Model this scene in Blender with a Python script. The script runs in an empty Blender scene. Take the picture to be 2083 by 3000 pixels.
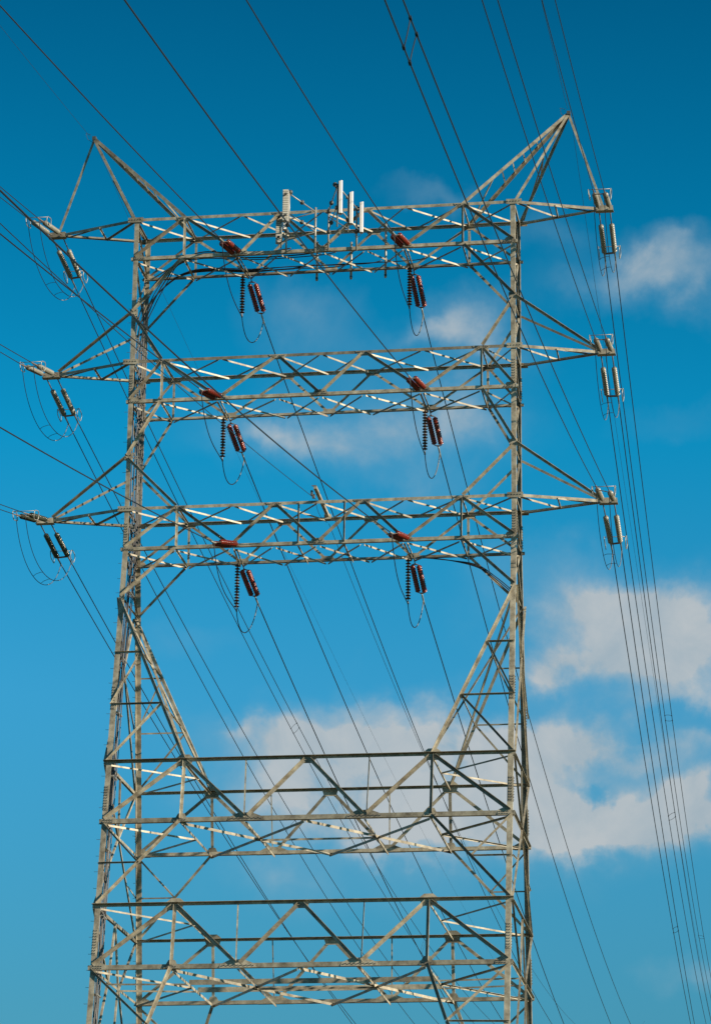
import bpy, math, random
from mathutils import Vector, Matrix, Quaternion
random.seed(7)
R = math.radians
V = Vector
scene = bpy.context.scene
COL = scene.collection

# ------------------------------------------------------------------ camera
GZ = -3.37                                   # height of the ground; the camera is 1.7 m above it
cam_d = bpy.data.cameras.new('camera')
cam = bpy.data.objects.new('camera', cam_d); COL.objects.link(cam)
ya, pi_, ro = -0.152116, 0.316802, 0.0118082
f = V((math.sin(ya)*math.cos(pi_), math.cos(ya)*math.cos(pi_), math.sin(pi_)))
r = V((math.cos(ya), -math.sin(ya), 0)); u = r.cross(f)
r2 = r*math.cos(ro)+u*math.sin(ro); u2 = -r*math.sin(ro)+u*math.cos(ro)
m = Matrix((r2, u2, -f)).transposed().to_4x4(); m.translation = V((23.858, -145.339, -1.671))
cam.matrix_world = m
cam_d.sensor_fit = 'VERTICAL'; cam_d.sensor_height = 36; cam_d.sensor_width = 25
cam_d.lens = 9384.4/3000*36
cam_d.clip_start = 0.5; cam_d.clip_end = 6000
scene.camera = cam

# ------------------------------------------------------------------ light
SUN_AZ, SUN_EL = 109.0, 22.0                  # compass azimuth (from +Y, clockwise) and elevation
sd = V((math.sin(R(SUN_AZ))*math.cos(R(SUN_EL)), math.cos(R(SUN_AZ))*math.cos(R(SUN_EL)), math.sin(R(SUN_EL))))
sun_d = bpy.data.lights.new('sun', 'SUN'); sun_d.energy = 5.0; sun_d.angle = R(0.5); sun_d.color = (1, .86, .66)
sun = bpy.data.objects.new('sun', sun_d); COL.objects.link(sun)
sun.rotation_euler = sd.to_track_quat('Z', 'Y').to_euler()
sun.location = (40, -60, 90)
scene.view_settings.view_transform = 'Standard'; scene.view_settings.look = 'None'
scene.view_settings.exposure = 0.6; scene.view_settings.gamma = 1
scene.view_settings.use_curve_mapping = False

W = bpy.data.worlds.new('World'); scene.world = W; W.use_nodes = True
nt = W.node_tree; nt.nodes.clear(); N = nt.nodes; L = nt.links
def nd(t, **k):
    n = N.new(t)
    for a, b in k.items(): setattr(n, a, b)
    return n
def mth(op, *a, clamp=False):
    n = nd('ShaderNodeMath', operation=op); n.use_clamp = clamp
    for i, v in enumerate(a):
        if isinstance(v, (int, float)): n.inputs[i].default_value = v
        else: L.new(v, n.inputs[i])
    return n.outputs[0]
def ramp(v, *st):
    n = nd('ShaderNodeValToRGB'); L.new(v, n.inputs[0]); e = n.color_ramp.elements
    while len(e) < len(st): e.new(.5)
    for i, (p, c) in enumerate(st):
        e[i].position = p; e[i].color = (c, c, c, 1) if isinstance(c, (int, float)) else (*c, 1)
    return n.outputs[0]
tc = nd('ShaderNodeTexCoord'); D0 = tc.outputs['Generated']
sky = nd('ShaderNodeTexSky', sky_type='NISHITA', sun_disc=False)
sky.sun_elevation = R(SUN_EL); sky.sun_rotation = R(SUN_AZ)
sky.air_density = 1.0; sky.dust_density = 0.6; sky.ozone_density = 2.0; sky.altitude = 100
def noise(scale, detail, rough, vec, dist=0):
    n = nd('ShaderNodeTexNoise'); n.inputs['Scale'].default_value = scale; n.inputs['Detail'].default_value = detail
    n.inputs['Roughness'].default_value = rough; n.inputs['Distortion'].default_value = dist; L.new(vec, n.inputs['Vector']); return n
# the direction, pushed about a little by noise so that cloud edges billow
wn = noise(48, 6, .55, D0)
vs = nd('ShaderNodeVectorMath', operation='SUBTRACT'); L.new(wn.outputs['Color'], vs.inputs[0]); vs.inputs[1].default_value = (.5, .5, .5)
vm = nd('ShaderNodeVectorMath', operation='SCALE'); L.new(vs.outputs[0], vm.inputs[0]); vm.inputs['Scale'].default_value = .027
va = nd('ShaderNodeVectorMath', operation='ADD'); L.new(D0, va.inputs[0]); L.new(vm.outputs[0], va.inputs[1])
sx = nd('ShaderNodeSeparateXYZ'); L.new(va.outputs[0], sx.inputs[0])
az = mth('MULTIPLY', mth('ARCTAN2', sx.outputs['X'], sx.outputs['Y']), 57.2958)
el = mth('MULTIPLY', mth('ARCSINE', mth('MINIMUM', mth('MAXIMUM', sx.outputs['Z'], -1.0), 1.0)), 57.2958)
# the cloud banks: azimuth, elevation, half width, half height (degrees), thickness
CLOUDS = [(-4.56, 12.57, 2.5, 0.67, 0.5), (-3.3, 13.4, 1.38, 0.67, 0.3), (-6.42, 13.42, 1.25, 0.85, 0.2), (-3.57, 16.13, 2.1, 0.92, 0.3), (-2.09, 22.23, 1.05, 0.67, 0.2), (-3.14, 22.02, 1.45, 0.37, 0.25), (-9.0, 19.55, 2.72, 0.67, 0.28), (-7.39, 20.3, 1.95, 0.73, 0.22), (-11.44, 14.14, 1.01, 0.37, 0.2), (-9.35, 21.19, 1.44, 0.55, 0.15), (-7.96, 11.47, 2.49, 0.49, 0.15), 
 (-3.57, 16.01, 1.46, 0.67, 0.95),
 (-2.7, 15.33, 0.95, 0.67, 0.8),
 (-4.15, 15.35, 1.2, 0.43, 0.55),
 (-5.15, 15.42, 0.7, 0.3, 0.6),
 (-3.24, 16.55, 1.15, 0.37, 0.4),
 (-4.89, 16.57, 1.27, 0.49, 0.29),
 (-2.9, 14.73, 1.26, 0.24, 0.45),
 (-4.91, 14.2, 1.07, 0.46, 0.95),
 (-5.42, 13.54, 1.07, 0.67, 0.9),
 (-4.04, 13.95, 1.13, 0.24, 0.5),
 (-2.73, 13.94, 0.69, 0.27, 0.33),
 (-3.56, 12.68, 1.63, 0.46, 0.85),
 (-2.45, 12.91, 0.75, 0.55, 0.7),
 (-5.05, 12.45, 1.44, 0.43, 0.7),
 (-4.3, 13.18, 0.44, 0.17, -0.62),
 (-7.11, 14.2, 1.45, 0.49, 0.75),
 (-8.8, 14.07, 1.45, 0.49, 0.85),
 (-9.99, 13.87, 1.13, 0.49, 0.65),
 (-10.81, 14.28, 0.38, 0.18, 0.45),
 (-7.98, 13.29, 2.07, 0.61, 0.85),
 (-10.16, 13.08, 1.63, 0.43, 0.5),
 (-7.16, 12.57, 1.87, 0.49, 0.7),
 (-9.22, 12.42, 1.75, 0.37, 0.45),
 (-8.43, 14.74, 0.95, 0.24, 0.39),
 (-2.74, 22.43, 1.12, 0.43, 0.42),
 (-2.53, 22.97, 0.53, 0.3, 0.39),
 (-3.92, 22.28, 1.05, 0.27, 0.33),
 (-6.54, 21.64, 0.72, 0.46, 0.48),
 (-7.26, 21.3, 0.65, 0.27, 0.45),
 (-6.15, 21.15, 0.65, 0.37, 0.39),
 (-8.48, 19.37, 1.68, 0.55, 0.43),
 (-6.87, 19.87, 0.91, 0.49, 0.39),
 (-10.1, 19.41, 0.91, 0.3, 0.33),
 (-7.57, 18.59, 1.09, 0.37, 0.29),
 (-7.34, 23.88, 0.8, 0.27, 0.29),
 (-9.82, 21.79, 0.85, 0.49, 0.26),
 (-5.14, 17.31, 1.28, 0.43, 0.26),
 (-5.16, 23.08, 0.8, 0.37, 0.2),
 (-10.01, 11.63, 0.87, 0.37, 0.33),
 (-2.57, 9.98, 0.74, 0.3, 0.39),
 (-2.61, 19.64, 0.97, 0.37, 0.13),
 (-11.73, 15.72, 1.01, 0.37, 0.16),
 (6.0, 15.0, 5.0, 1.4, 0.8), (16.0, 18.0, 4.5, 1.2, 0.6), (-24, 14.5, 5.0, 1.0, 0.6), (-33, 20.0, 4.0, 1.0, 0.5), (3.5, 21.0, 2.5, 0.7, 0.4), (-19, 12, 2.0, 0.5, 0.4)]
tot = None
for (ca, ce, wa, we, st) in CLOUDS:
    a = mth('POWER', mth('DIVIDE', mth('SUBTRACT', az, ca), wa), 2.0)
    b = mth('POWER', mth('DIVIDE', mth('SUBTRACT', el, ce), we), 2.0)
    g = mth('MULTIPLY', mth('EXPONENT', mth('MULTIPLY', mth('ADD', a, b), -1.0)), st)
    tot = g if tot is None else mth('ADD', tot, g)
fine = noise(34, 8, .6, D0, .3).outputs['Fac']
soft = noise(9, 4, .55, D0).outputs['Fac']
broad = ramp(noise(5.5, 7, .6, D0, .4).outputs['Fac'], (.56, 0.0), (.86, .5))     # thin cloud elsewhere in the sky
dens = mth('MULTIPLY', tot, mth('ADD', mth('MULTIPLY', fine, 1.9), .05))
dens = mth('ADD', dens, mth('MULTIPLY', broad, .55))
cover = ramp(dens, (.03, 0.0), (.32, .20), (.70, .60), (1.15, .90))
up = nd('ShaderNodeSeparateXYZ'); L.new(D0, up.inputs[0])
SKY_S = 0.066
tint = ramp(up.outputs['Z'], (0.0, (.5, .8, .8)), (.157, (.26, .82, .92)), (.255, (.235, 1.17, 1.38)), (.333, (.03, 1.22, 1.46)), (.40, (.007, .92, 1.15)), (.46, (.003, .66, .87)), (.62, (.002, .34, .52)), (1.0, (.002, .22, .38)))
mixs = nd('ShaderNodeMix', data_type='RGBA', blend_type='MULTIPLY'); mixs.inputs['Factor'].default_value = 1
L.new(sky.outputs[0], mixs.inputs[6]); L.new(tint, mixs.inputs[7])
thin = nd('ShaderNodeMix', data_type='RGBA'); thin.inputs[6].default_value = (2.3, 4.2, 5.3, 1); L.new(cover, thin.inputs['Factor'])
shade = ramp(mth('ADD', mth('MULTIPLY', fine, .7), mth('MULTIPLY', soft, .5)), (.40, (3.2, 4.1, 4.75)), (.68, (5.5, 5.6, 5.6)))
mixc = nd('ShaderNodeMix', data_type='RGBA'); L.new(cover, mixc.inputs['Factor']); L.new(mixs.outputs[2], mixc.inputs[6]); L.new(shade, thin.inputs[7]); L.new(thin.outputs[2], mixc.inputs[7])
bg = nd('ShaderNodeBackground'); bg.inputs['Strength'].default_value = SKY_S; L.new(mixc.outputs[2], bg.inputs['Color'])
wo = nd('ShaderNodeOutputWorld'); L.new(bg.outputs[0], wo.inputs['Surface'])

# ------------------------------------------------------------------ materials
def mat(name, col, rough=.6, metal=0.0, var=.0, nscale=3.0, dark=None, bump=0.0, spec=.5, objvar=0.0):
    M = bpy.data.materials.new(name); M.use_nodes = True; t = M.node_tree; B = t.nodes['Principled BSDF']
    B.inputs['Roughness'].default_value = rough; B.inputs['Metallic'].default_value = metal
    B.inputs['Specular IOR Level'].default_value = spec
    tcn = t.nodes.new('ShaderNodeTexCoord'); nz = t.nodes.new('ShaderNodeTexNoise')
    nz.inputs['Scale'].default_value = nscale; nz.inputs['Detail'].default_value = 7; nz.inputs['Roughness'].default_value = .65
    t.links.new(tcn.outputs['Object'], nz.inputs['Vector'])
    rp = t.nodes.new('ShaderNodeValToRGB'); t.links.new(nz.outputs['Fac'], rp.inputs[0])
    lo = dark if dark else tuple(c*(1-var) for c in col); hi = tuple(min(1, c*(1+var)) for c in col)
    rp.color_ramp.elements[0].position = .33; rp.color_ramp.elements[0].color = (*lo, 1)
    rp.color_ramp.elements[1].position = .66; rp.color_ramp.elements[1].color = (*hi, 1)
    out = rp.outputs[0]
    if objvar:
        oi = t.nodes.new('ShaderNodeObjectInfo'); mr = t.nodes.new('ShaderNodeMapRange')
        mr.inputs['To Min'].default_value = 1-objvar; mr.inputs['To Max'].default_value = 1+objvar*.7
        t.links.new(oi.outputs['Random'], mr.inputs['Value'])
        mx = t.nodes.new('ShaderNodeMix'); mx.data_type = 'RGBA'; mx.blend_type = 'MULTIPLY'; mx.inputs['Factor'].default_value = 1
        cmb = t.nodes.new('ShaderNodeCombineColor')
        for i in range(3): t.links.new(mr.outputs[0], cmb.inputs[i])
        t.links.new(out, mx.inputs[6]); t.links.new(cmb.outputs[0], mx.inputs[7]); out = mx.outputs[2]
    t.links.new(out, B.inputs['Base Color'])
    if bump:
        bp = t.nodes.new('ShaderNodeBump'); bp.inputs['Strength'].default_value = bump; bp.inputs['Distance'].default_value = .02
        t.links.new(nz.outputs['Fac'], bp.inputs['Height']); t.links.new(bp.outputs[0], B.inputs['Normal'])
    return M
STEEL = mat('galvanised_steel', (.335, .300, .230), .55, .12, .30, 2.2, dark=(.155, .128, .090), objvar=.34, bump=.15)
STEELB = mat('galvanised_bright', (.33, .32, .29), .45, .35, .10, 4)
BOLT = mat('bolt_steel', (.08, .08, .075), .6, .3, .2, 9)
WIRE = mat('aged_conductor', (.02, .022, .028), .5, .35, .25, 2)
WIREB = mat('bright_conductor', (.28, .27, .25), .4, .5, .35, 3)
COAX = mat('black_cable', (.022, .022, .026), .38, 0, .3, 3)
BROWN = mat('brown_glaze', (.175, .022, .012), .2, 0, .25, 5, objvar=.2)
BROWND = mat('dark_brown_glaze', (.05, .018, .012), .28, 0, .25, 5, objvar=.2)
GREYP = mat('grey_glaze', (.235, .225, .19), .32, 0, .10, 5, objvar=.12)
DARKP = mat('dark_olive_insulator', (.045, .05, .035), .2, 0, .25, 5, objvar=.2)  # dark olive discs for the left arm tip of the third beam
CAPM = mat('cap_iron', (.20, .15, .12), .5, .3, .25, 9)
WHITE = mat('antenna_white', (.66, .63, .62), .4, 0, .03, 3)
CREAM = mat('antenna_back', (.52, .48, .41), .5, .1, .08, 4)
DARKB = mat('antenna_dark_back', (.14, .14, .14), .6, .1, .1, 4)  # dark plate on each antenna's back, showing between the ribs
GRASS = mat('dry_grass', (.065, .07, .03), .95, 0, .3, .35, dark=(.035, .04, .018), bump=.6)

# ------------------------------------------------------------------ helpers
def link(name, me, mt, parent=None, loc=None, **props):
    o = bpy.data.objects.new(name, me); COL.objects.link(o)
    if mt and not me.materials: me.materials.append(mt)
    if parent: o.parent = parent
    if loc is not None: o.location = loc
    for k, v in props.items(): o[k] = v
    return o
def thing(name, label, cat, loc, group=None):
    o = bpy.data.objects.new(name, None); COL.objects.link(o); o.location = loc; o.empty_display_size = .3
    o['label'] = label; o['category'] = cat
    if group: o['group'] = group
    return o
class MB:
    def __init__(s): s.v = []; s.f = []; s.sm = False
    def add(s, vs, fs):
        n = len(s.v); s.v += [tuple(x) for x in vs]; s.f += [tuple(i+n for i in q) for q in fs]; return s
    def box(s, c, ax, ay, az_):
        c = V(c); vs = [c+ax*i+ay*j+az_*k for i in (-1, 1) for j in (-1, 1) for k in (-1, 1)]
        return s.add(vs, [(0, 1, 3, 2), (4, 6, 7, 5), (0, 4, 5, 1), (2, 3, 7, 6), (0, 2, 6, 4), (1, 5, 7, 3)])
    def tube(s, pts, rad, n=6, closed=False, cap=True):
        pts = [V(p) for p in pts]; m_ = len(pts); rings = []
        prev = None
        for i, p in enumerate(pts):
            if closed: d = pts[(i+1) % m_]-pts[i-1]
            else: d = pts[min(i+1, m_-1)]-pts[max(i-1, 0)]
            d.normalize()
            if prev is None:
                a = d.orthogonal().normalized()
            else:
                a = (prev-d*prev.dot(d)).normalized()
            prev = a; b = d.cross(a)
            rr = rad[i] if isinstance(rad, (list, tuple)) else rad
            rings.append([p+(a*math.cos(2*math.pi*k/n)+b*math.sin(2*math.pi*k/n))*rr for k in range(n)])
        base = len(s.v)
        for rg in rings: s.v += [tuple(x) for x in rg]
        for i in range(m_ if closed else m_-1):
            j = (i+1) % m_
            for k in range(n):
                k2 = (k+1) % n
                s.f.append((base+i*n+k, base+j*n+k, base+j*n+k2, base+i*n+k2))
        if cap and not closed:
            s.f.append(tuple(base+k for k in range(n)))
            s.f.append(tuple(base+(m_-1)*n+k for k in reversed(range(n))))
        return s
    def mesh(s, name, org=(0, 0, 0), smooth=False):
        o = V(org); me = bpy.data.meshes.new(name); me.from_pydata([(x-o.x, y-o.y, z-o.z) for x, y, z in s.v], [], s.f)
        if smooth: me.shade_smooth()
        me.update(); return me
def beam(mb, A, B, w, n, up=None, outw=True, t=None, off=0.0, w2=None, shift=0.0, ext=0.0):
    """steel angle from A to B: one flange in the face with outward normal n, the other standing off its upper edge"""
    A = V(A); B = V(B); d = (B-A).normalized(); A = A-d*ext; B = B+d*ext
    n = V(n); n = (n-d*n.dot(d)).normalized(); uu = n.cross(d).normalized()
    if up is None: up = V((0, 0, 1))
    if uu.dot(V(up)) < 0: uu = -uu
    t = t or max(.012, w*.11); w2 = w2 or w; s = 1 if outw else -1
    prof = [(-w/2, 0), (w/2, 0), (w/2, s*w2), (w/2-t, s*w2), (w/2-t, s*t), (-w/2, s*t)]
    vs = [P+uu*(a+shift)+n*(b+off) for P in (A, B) for a, b in prof]
    fs = [tuple(reversed(range(6))), tuple(range(6, 12))]+[(i, (i+1) % 6, (i+1) % 6+6, i+6) for i in range(6)]
    if (uu.cross(n)).dot(d)*s < 0: fs = [tuple(reversed(q)) for q in fs]
    mb.add(vs, fs); return mb
def lerp(a, b, t): return V(a)*(1-t)+V(b)*t
def bez(p0, c1, c2, p3, n=24):
    o = []
    for i in range(n+1):
        t = i/n; q = 1-t
        o.append(V(p0)*q**3+V(c1)*3*q*q*t+V(c2)*3*q*t*t+V(p3)*t**3)
    return o

# ------------------------------------------------------------------ ground
g = MB()
n_ = 48
for i in range(n_+1):
    for j in range(n_+1):
        x = (i/n_-.5)*2; y = (j/n_-.5)*2; x = math.copysign(abs(x)**2.2, x)*3000; y = math.copysign(abs(y)**2.2, y)*3000
        far_ = max(0, math.hypot(x, y)-220)
        h = math.sin(x*.013+1)*math.cos(y*.011)*min(8, far_*.02)
        g.v.append((x, y, GZ+h-(0 if far_ else 0)))
for i in range(n_):
    for j in range(n_):
        a = i*(n_+1)+j; g.f.append((a, a+n_+1, a+n_+2, a+1))
link('ground', g.mesh('ground', smooth=True), GRASS, kind='structure')

# ------------------------------------------------------------------ the tower
HX = 9.5; ZB = 44.99
def DY(z): return 1.386+.168*max(0, ZB-z)
T = thing('transmission_tower', 'tall four-legged steel lattice tower with five cross beams carrying all the wires', 'tower', (0, 0, GZ))
TO = V((0, 0, GZ))
cnt = {}
def part(name, mb, mt=STEEL, smooth=False, **k):
    cnt[name] = cnt.get(name, 0)+1
    return link(name, mb.mesh(name, TO, smooth), mt, T, (0, 0, 0), **k)
jit = 0
def J():
    global jit; jit = (jit+1) % 7; return jit*.0021
def P(x, s, z): return V((x, s*DY(z), z))
def FN(s, z):                                # outward normal of the front (s=-1) or back face
    k = .168 if z < ZB else 0
    return V((0, s, k)).normalized()
def m_(name, A, B, w, n, **k):
    k.setdefault('off', .012+J()); mb = MB(); beam(mb, A, B, w, n, **k); return part(name, mb)

LV = dict(At=61.81, Ab=59.74, Bt=54.26, Bb=52.19, Ct=46.65, Cb=44.60, Dt=33.61, Db=30.69, Et=26.62, Eb=23.69)
N1, N2, N3 = 56.85, 49.30, 42.03
Q1, Q2, M1, S1 = 39.15, 36.5, 28.65, 21.0
ZF = 12.8

# legs: each an angle with its corner at the outer edge
def leg(sx_, sy_):
    for zt, zl, w in ((LV['At']+.12, ZB, .225), (ZB, GZ, .25)):
        mb = MB(); A = P(sx_*HX, sy_, zt); B = P(sx_*HX, sy_, zl); t = .028
        prof = [(0, 0), (w, 0), (w, t), (t, t), (t, w), (0, w)]
        vs = [Q+V((-sx_*a, -sy_*b, 0)) for Q in (A, B) for a, b in prof]
        fs = [tuple(range(6)), tuple(reversed(range(6, 12)))]+[(i, i+6, (i+1) % 6+6, (i+1) % 6) for i in range(6)]
        if sx_*sy_ < 0: fs = [tuple(reversed(q)) for q in fs]
        mb.add(vs, fs)
        if zt > ZB: keep = mb
        else: keep.add(mb.v, mb.f)
    return part('leg', keep)
LEGS = {}
for sx_ in (-1, 1):
    for sy_ in (-1, 1): LEGS[sx_, sy_] = leg(sx_, sy_)

def gusset(c, pts, n, t=.014, bolts=()):
    """flat plate with outline pts (x along the face, z up) around c, with bolt heads"""
    mb = MB(); c = V(c); n = V(n).normalized(); ux = V((1, 0, 0)) if abs(n.y) > .5 else V((0, 1, 0)); uz = ux.cross(n)
    if uz.z < 0: uz = -uz
    k = len(pts); vs = [c+ux*a+uz*b+n*e for e in (0, t) for a, b in pts]
    mb.add(vs, [tuple(range(k)), tuple(reversed(range(k, 2*k)))]+[(i, i+k, (i+1) % k+k, (i+1) % k) for i in range(k)])
    o = part('gusset_plate', mb)
    bm_ = MB()
    for a, b in bolts:
        bm_.box(c+ux*a+uz*b+n*(t+.017), ux*.018, uz*.018, n*.016)
    if bolts: link('bolt', bm_.mesh('bolt', TO), BOLT, o, (0, 0, 0), kind='stuff')
    return o

def chord(name, s, z, w, horiz, outflange, x0=-HX-.12, x1=HX+.12, w2=None):
    # horiz: +1 the level flange is along the top edge, -1 along the bottom; outflange: points away from the tower
    A = P(x0, s, z); B = P(x1, s, z)
    return m_(name, A, B, w, V((0, s, 0)), up=V((0, 0, horiz)), outw=outflange, off=0.0, w2=w2)

def pairs_path(path, f_):
    for a, b in zip(path[:-1], path[1:]): f_(a, b)
def bridge(zt, zb, xt, xb, znext, zup):
    tn = [-xt, -2.13, 2.13, xt]; path = [(-HX, zb), (-xt, zt), (-xb, zb), (-2.13, zt), (0, zb), (2.13, zt), (xb, zb), (xt, zt), (HX, zb)]
    for s in (-1, 1):
        chord('top_chord', s, zt, .15, 1, False)
        chord('bottom_chord', s, zb, .165, -1, False)
        n = V((0, s, 0))
        for (xa, za), (xb_, zb_) in zip(path[:-1], path[1:]):
            m_('web_diagonal', P(xa, s, za), P(xb_, s, zb_), .125, n, ext=-.12)
        for sg in (-1, 1):
            m_('web_post', P(sg*xt, s, zb), P(sg*xt, s, zt), .11, n, up=V((sg, 0, 0)), ext=-.05)
            m_('knee_brace', P(sg*xt, s, zb), P(sg*HX, s, znext), .13, n, ext=-.1)
            if zup: m_('knee_brace', P(sg*xt, s, zt), P(sg*HX, s, zup), .13, n, ext=-.1)
        for x, z in path:
            if abs(x) == HX: 
                sg = 1 if x > 0 else -1
                gusset(P(x-sg*.33, s, z)+n*.004, [(-.30, -.09), (.30, -.09), (.30, .20), (sg*.10, .30) if sg < 0 else (-.10, .20)] if sg > 0 else [(-.30, -.09), (.30, -.09), (.10, .20), (-.30, .20)], n,
                       bolts=[(-.2, -.03), (-.08, -.03), (.05, -.03), (.18, -.03)])
                continue
            up_ = 1 if z == zt else -1
            if up_ > 0: pl = [(-.45, .06), (-.28, -.20), (.28, -.20), (.45, .06)]
            else: pl = [(-.42, -.07), (.42, -.07), (.26, .22), (-.26, .22)]
            gusset(P(x, s, z)+n*.004, pl, n, bolts=[(a, -.01 if up_ > 0 else .0) for a in (-.3, -.2, -.1, .1, .2, .3)]+[(-.2, -.1*up_), (.2, -.1*up_)])
    xs = [-HX, -xt, -xb, -2.13, 0, 2.13, xb, xt, HX]
    for z, dz in ((zt, .06), (zb, -.07)):
        for i, (a, b) in enumerate(zip(xs[:-1], xs[1:])):
            y = DY(z)-.05
            # both run just under the chord's level flange
            m_('plan_brace', V((a+.08, -y, z+dz-.10)), V((b-.08, y, z+dz-.10)), .075, V((0, 0, 1)), up=V((1, -1, 0)), outw=False, w2=.085)
            m_('plan_brace', V((a+.08, y, z+dz-.115)), V((b-.08, -y, z+dz-.115)), .075, V((0, 0, 1)), up=V((-1, -1, 0)), outw=False, w2=.085)
        for sg in (-1, 1):
            m_('cross_strut', V((sg*xt, -y, z+dz-.06)), V((sg*xt, y, z+dz-.06)), .08, V((0, 0, 1)), up=V((sg, 0, 0)), outw=False)
bridge(LV['At'], LV['Ab'], 6.93, 4.08, N1, None)
bridge(LV['Bt'], LV['Bb'], 7.85, 4.98, N2, N1)
bridge(LV['Ct'], LV['Cb'], 6.88, 4.20, N3, N2)
# the pair of posts in the middle of the lowest of the three beams
for x in (-.96, 1.26):
    for s in (-1,):
        m_('web_post', P(x, s, LV['Cb']), P(x, s, LV['Ct']), .09, V((0, s, 0)), up=V((1, 0, 0)))
    m_('cross_strut', V((x, -1.35, LV['Cb']-.14)), V((x, 1.35, LV['Cb']-.14)), .09, V((0, 0, 1)), up=V((1, 0, 0)), outw=False)

def frame(zt, zb, beams=False):
    xt, xb = 5.78, 2.75
    path = [(-HX, zb), (-xt, zt), (-xb, zb), (0, zt), (xb, zb), (xt, zt), (HX, zb)]
    for s in (-1, 1):
        n = FN(s, zt-1)
        A = P(-HX-.12, s, zt); B = P(HX+.12, s, zt)
        m_('top_chord', A, B, .15 if s < 0 else .12, V((0, s, 0)), up=V((0, 0, 1)), outw=(s < 0), off=0, w2=.19)
        chord('bottom_chord', s, zb, .21, -1, False)
        for (xa, za), (xb_, zb_) in zip(path[:-1], path[1:]):
            m_('web_diagonal', P(xa, s, za), P(xb_, s, zb_), .15, n, ext=-.15)
        for sg in (-1, 1):
            m_('web_post', P(sg*xt, s, zb), P(sg*xt, s, zt), .14, n, up=V((sg, 0, 0)), ext=-.05)
            m_('hanger', P(sg*(xb+.08), s, zb), P(sg*(xb+.13), s, zt), .055, n, up=V((sg, 0, 0)), ext=-.03)
        for x, z in path:
            if abs(x) == HX:
                sg = 1 if x > 0 else -1
                gusset(P(x-sg*.36, s, z)+n*.004, [(-.32, -.12), (.32, -.12), (.32, .34), (.05, .30), (-.32, .12)] if sg > 0 else [(-.32, -.12), (.32, -.12), (.32, .12), (-.05, .30), (-.32, .34)], n,
                       bolts=[(a, b) for a in (-.22, -.1, .02, .14) for b in (-.05, .05)])
            elif z == zt:
                gusset(P(x, s, z)+n*.004, [(-.42, .10), (-.30, -.30), (.30, -.30), (.42, .10), (.2, .28) if abs(x) > 1 else (.2, .1), (-.2, .28) if abs(x) > 1 else (-.2, .1)], n,
                       bolts=[(-.2, -.12), (-.12, -.18), (.12, -.18), (.2, -.12)])
            else:
                gusset(P(x, s, z)+n*.004, [(-.85, -.11), (.85, -.11), (.80, .06), (.25, .28), (-.35, .28), (-.80, .06)], n,
                       bolts=[(-.7+i*.1, -.02+(i % 2)*.03) for i in range(15)])
        for sg in (-1, 1):
            gusset(P(sg*xt, s, zb)+n*.004, [(-.36, -.10), (.36, -.10), (.15, .30), (-.15, .30)], n, bolts=[(-.2, -.02), (-.08, -.02), (.08, -.02), (.2, -.02)])
    # bracing in the plane of the bottom chords
    D = DY(zb)-.06
    def pb(a, b, w=.095, dz=0, name='plan_brace'):
        a = V((a[0], a[1]*D, zb+dz-.13)); b = V((b[0], b[1]*D, zb+dz-.13))
        m_(name, a, b, w, V((0, 0, 1)), up=V((b-a).cross(V((0, 0, 1)))), outw=False, w2=w*1.05)
    pb((-xt, -1), (0, 1), .12); pb((-xt, 1), (0, -1), .12, -.03); pb((0, -1), (xt, 1), .12); pb((0, 1), (xt, -1), .12, -.03)
    for x in (-xt, xt): pb((x, -1), (x, 1), .12, -.015, 'cross_strut')
    for x in (-xb, xb): pb((x, -1), (x, 1), .10, -.045, 'cross_strut')
    pb((-xb-.15, 0), (xb+.15, 0), .09, -.06)
    for sg in (-1, 1):
        pb((sg*HX, -1), (sg*xt, 0), .09, .02); pb((sg*HX, 1), (sg*xt, 0), .09, .035)
    # and of the top chords
    Dt = DY(zt)-.06
    for sg in (-1, 1):
        z = zt-.12
        m_('cross_strut', V((sg*xt, -Dt, z)), V((sg*xt, Dt, z)), .10, V((0, 0, 1)), up=V((sg, 0, 0)), outw=False)
        m_('plan_brace', V((sg*HX, -Dt, z+.02)), V((sg*xt, 0, z+.02)), .08, V((0, 0, 1)), up=V((0, -1, 0)), outw=False)
        m_('plan_brace', V((sg*HX, Dt, z+.035)), V((sg*xt, 0, z+.035)), .08, V((0, 0, 1)), up=V((0, -1, 0)), outw=False)
    if beams:
        for y in (-.9, 1.15):
            mb = MB(); A = V((-xt-.0, y, zb-.02)); B = V((xt, y, zb-.02)); beam(mb, A, B, .24, V((0, -1, 0)), up=V((0, 0, 1)), outw=False, w2=.09, off=0)
            part('platform_beam', mb)
            for sg in (-1, 1):
                m_('plan_brace', V((sg*xt, y, zb-.1)), V((sg*HX, (-1 if y < 0 else 1)*DY(zb)*.18-.3, zb-.1)), .08, V((0, 0, 1)), up=V((0, -1, 0)), outw=False)
frame(LV['Dt'], LV['Db']); frame(LV['Et'], LV['Eb'], True)
frame(ZF+2.9, ZF)

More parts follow.
